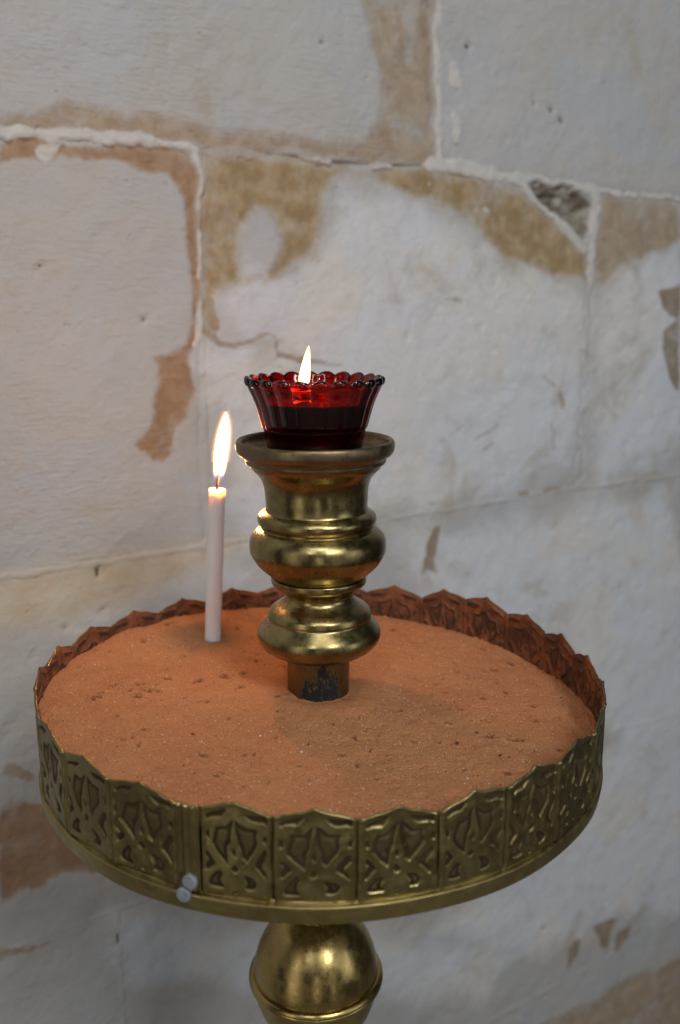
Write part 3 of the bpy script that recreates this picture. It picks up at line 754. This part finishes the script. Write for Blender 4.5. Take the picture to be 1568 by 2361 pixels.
# ------------------------------------------------------------------ TAPER
YC = cb[1]
taper = thing('taper_candle', 'thin white taper candle with a tall burning flame, stuck upright in the sand', 'candle')
m = M('candle_wax'); m.set('Base Color', (.94, .93, .92)); m.set('Roughness', .42)
m.b.subsurface_method = 'BURLEY'; m.set('Subsurface Weight', 1.0); m.set('Subsurface Scale', .014)
m.b.inputs['Subsurface Radius'].default_value = (1.0, .50, .25)
m.set('Normal', m.bump(m.noise(120, 3), .0004, .2)); mat_wax = m.m
B0 = on_y(490.5, 1478, YC); T0 = on_y(500.5, 1127, YC)
ax = T0-B0; Lc = np.linalg.norm(ax)
B1 = B0-ax/Lc*.012
rc = 19.0*depth(T0)/F; rb = 18.6*depth(B0)/F
prof = [(.00001, .0), (rb*1.0, .0)]+[(rb+(rc-rb)*t+.00007*math.sin(t*23), (Lc+.012)*t) for t in np.linspace(.02, .985, 24)]
prof += [(rc*1.0, Lc+.0114), (rc*.97, Lc+.0118), (rc*.85, Lc+.01195), (rc*.45, Lc+.0113), (rc*.12, Lc+.0111), (.00001, Lc+.0111)]
st = lathe('wax_stick', prof, mat_wax, taper, n=48)
st.location = B1; st.rotation_euler = Vector(ax).to_track_quat('Z', 'Y').to_euler()
mw = M('burnt_wick'); mw.set('Base Color', mw.mix(mw.ss(mw.noise(500, 2), .4, .6), (.02, .016, .014), (.06, .04, .03))); mw.set('Roughness', .9); mat_wick = mw.m
def tube(name, pts, radii, mat, parent, n=10):
    vs = []
    for p, r_ in zip(pts, radii):
        for k in range(n):
            t = 2*math.pi*k/n; vs.append((p[0]+r_*math.cos(t), p[1]+r_*math.sin(t), p[2]))
    fs = [(i*n+k, i*n+(k+1) % n, (i+1)*n+(k+1) % n, (i+1)*n+k) for i in range(len(pts)-1) for k in range(n)]
    fs.append(tuple((len(pts)-1)*n+k for k in range(n)))
    return mesh(name, vs, fs, mat, parent)
tube('wick', [on_y(500.5, 1130, YC), on_y(501, 1115, YC), on_y(502, 1105, YC), on_y(504, 1094, YC), on_y(504.5, 1086, YC)], [.0010, .0010, .0011, .0010, .0006], mat_wick, taper)
fm = flame_mat('taper_flame_gas', 2600, 0)
SH = M('flame_sheath_gas'); SH.n.remove(SH.b); e = SH.n.new('ShaderNodeEmission'); e.inputs[0].default_value = (1, .30, .06, 1); e.inputs[1].default_value = 100; SH.l.new(e.outputs[0], SH.out.inputs['Volume'])
def sheath(sect, Y, parent, dx=0):
    flame('flame_sheath', [(x, y-2*(i > len(sect)-3), hw+6) for i, (x, y, hw) in enumerate(sect)], Y, parent, SH.m)
TS = [(503, 1111, 4), (503.5, 1107, 10), (504.5, 1098, 12.5), (506, 1085, 14), (508, 1065, 15.5), (510.5, 1040, 16.5), (513.5, 1015, 16), (517, 990, 13.5), (519, 972, 10), (520.3, 958, 5.5), (520.8, 950, 1.5)]
fo, cen = flame('flame', TS, YC, taper, fm)
sheath(TS[4:], YC, fo)
flame_lamp(cen[18], .25, taper); flame_lamp(cen[6], .22, taper, .002)

# ------------------------------------------------------------------ RED GLASS
GX = float(xoff(np.array(.165)))
votive = thing('votive_glass', 'fluted ruby red glass lamp with scalloped rim, burning in the brass cup', 'oil lamp', (GX, 0, .1388))
NL = 22
def G(r, z): return (r, z-.1388)
outer = [G(.0001, .1389), G(.0262, .1389), G(.0276, .1396), G(.0283, .1420), G(.0292, .1470), G(.0297, .1505), G(.0300, .1518), G(.0307, .1530), G(.0313, .1550),
         G(.0326, .1600), G(.0343, .1660), G(.0362, .1710), G(.0380, .1750), G(.0388, .1768), G(.0396, .1776), G(.0402, .1786), G(.0404, .1798), G(.0400, .1811), G(.0390, .1817), G(.0379, .1814)]
inner = [G(.0370, .1800), G(.0360, .1770), G(.0345, .1730), G(.0326, .1680), G(.0308, .1620), G(.0294, .1560), G(.0280, .1500), G(.0268, .1440), G(.0255, .1428), G(.0001, .1424)]
po = smooth_prof(outer, 4); pi_ = smooth_prof(inner, 4)
def flute(R, T, Z):
    z = Z+.1388
    lob = np.abs(np.cos(T*NL/2+.3))**.8                              # convex flutes, sharp valleys between
    a = np.interp(z, [.150, .1522, .153, .166, .1765, .1785, .181, .1825], [0, 0, .0010, .0012, .0016, .0026, .0024, .0012])
    outerp = np.arange(R.shape[0])[:, None] < len(po)
    a = np.where(outerp, a, np.interp(z, [.170, .181], [0, .0014]))
    return R+a*(lob-.75)
def zlob(o):
    me = o.data
    co = np.empty(len(me.vertices)*3, np.float32); me.vertices.foreach_get('co', co); co = co.reshape(-1, 3)
    T = np.arctan2(co[:, 1], co[:, 0]); w = sstep(co[:, 2]+.1388, .1775, .1805)
    co[:, 2] += w*(np.abs(np.cos(T*NL/2+.3))**.8-.7)*.0022
    me.vertices.foreach_set('co', co.ravel())
glass = lathe('glass_cup', po+pi_, None, votive, n=NL*16, rfun=flute); glass.data.materials.clear()
zlob(glass)
m = M('ruby_glass'); m.set('Base Color', (1., .92, .90)); m.set('Transmission Weight', 1.0); m.set('Roughness', .02); m.set('IOR', 1.5)
m.set('Normal', m.bump(m.noise(60, 2), .0004, .25)); mat_glass = m.m
va = m.n.new('ShaderNodeVolumeAbsorption'); va.inputs['Color'].default_value = (.86, .22, .05, 1); va.inputs['Density'].default_value = 2300
m.l.new(va.outputs[0], m.out.inputs['Volume'])
glass.data.materials.append(mat_glass)
# lamp oil, stained dark by the glass round it
m = M('lamp_oil'); m.set('Base Color', (.055, .003, .003)); m.set('Roughness', .06); m.set('IOR', 1.45); mat_oil = m.m
oil = [G(.0001, .1428), G(.0250, .1432), G(.0264, .1444), G(.0276, .1500), G(.0290, .1560), G(.0304, .1620), G(.0318, .1672), G(.0319, .1679), G(.0310, .1676), G(.0001, .1676)]
lathe('oil', oil, mat_oil, votive, n=96)
Yv = -.002
wp = [np.array(on_y(x, y, Yv))-np.array([GX, 0, .1388]) for x, y in ((702, 921), (702, 905), (701.5, 893), (701, 882))]
tube('wick', wp, [.0022, .0018, .0011, .0007], mat_wick, votive)
wf, _ = lathe('wick_float', [G(.0001, .1672), G(.0060, .1674), G(.0064, .1682), G(.0055, .1688), G(.0020, .1700), G(.0015, .1712), G(.0001, .1713)], mat_brass, votive, n=40), 0
wf.location = (wp[0][0], wp[0][1], 0)
fm2 = flame_mat('lamp_flame_gas', 2600, 0)
off3 = np.array([GX, 0, .1388])
VS = [(700.5, 894, 2), (700.5, 890, 8), (700.7, 884, 13), (701, 876, 14.5), (702.5, 865, 13), (704.5, 850, 11.5), (706.5, 835, 9.5), (709, 818, 6.8), (711, 805, 3.8), (712, 797, 1)]
fo, cen = flame('flame', VS, Yv, votive, fm2)
me = fo.data; me.transform(__import__('mathutils').Matrix.Translation(Vector(-off3)))
flame_lamp(tuple(cen[16]-off3), .24, votive, .0028)
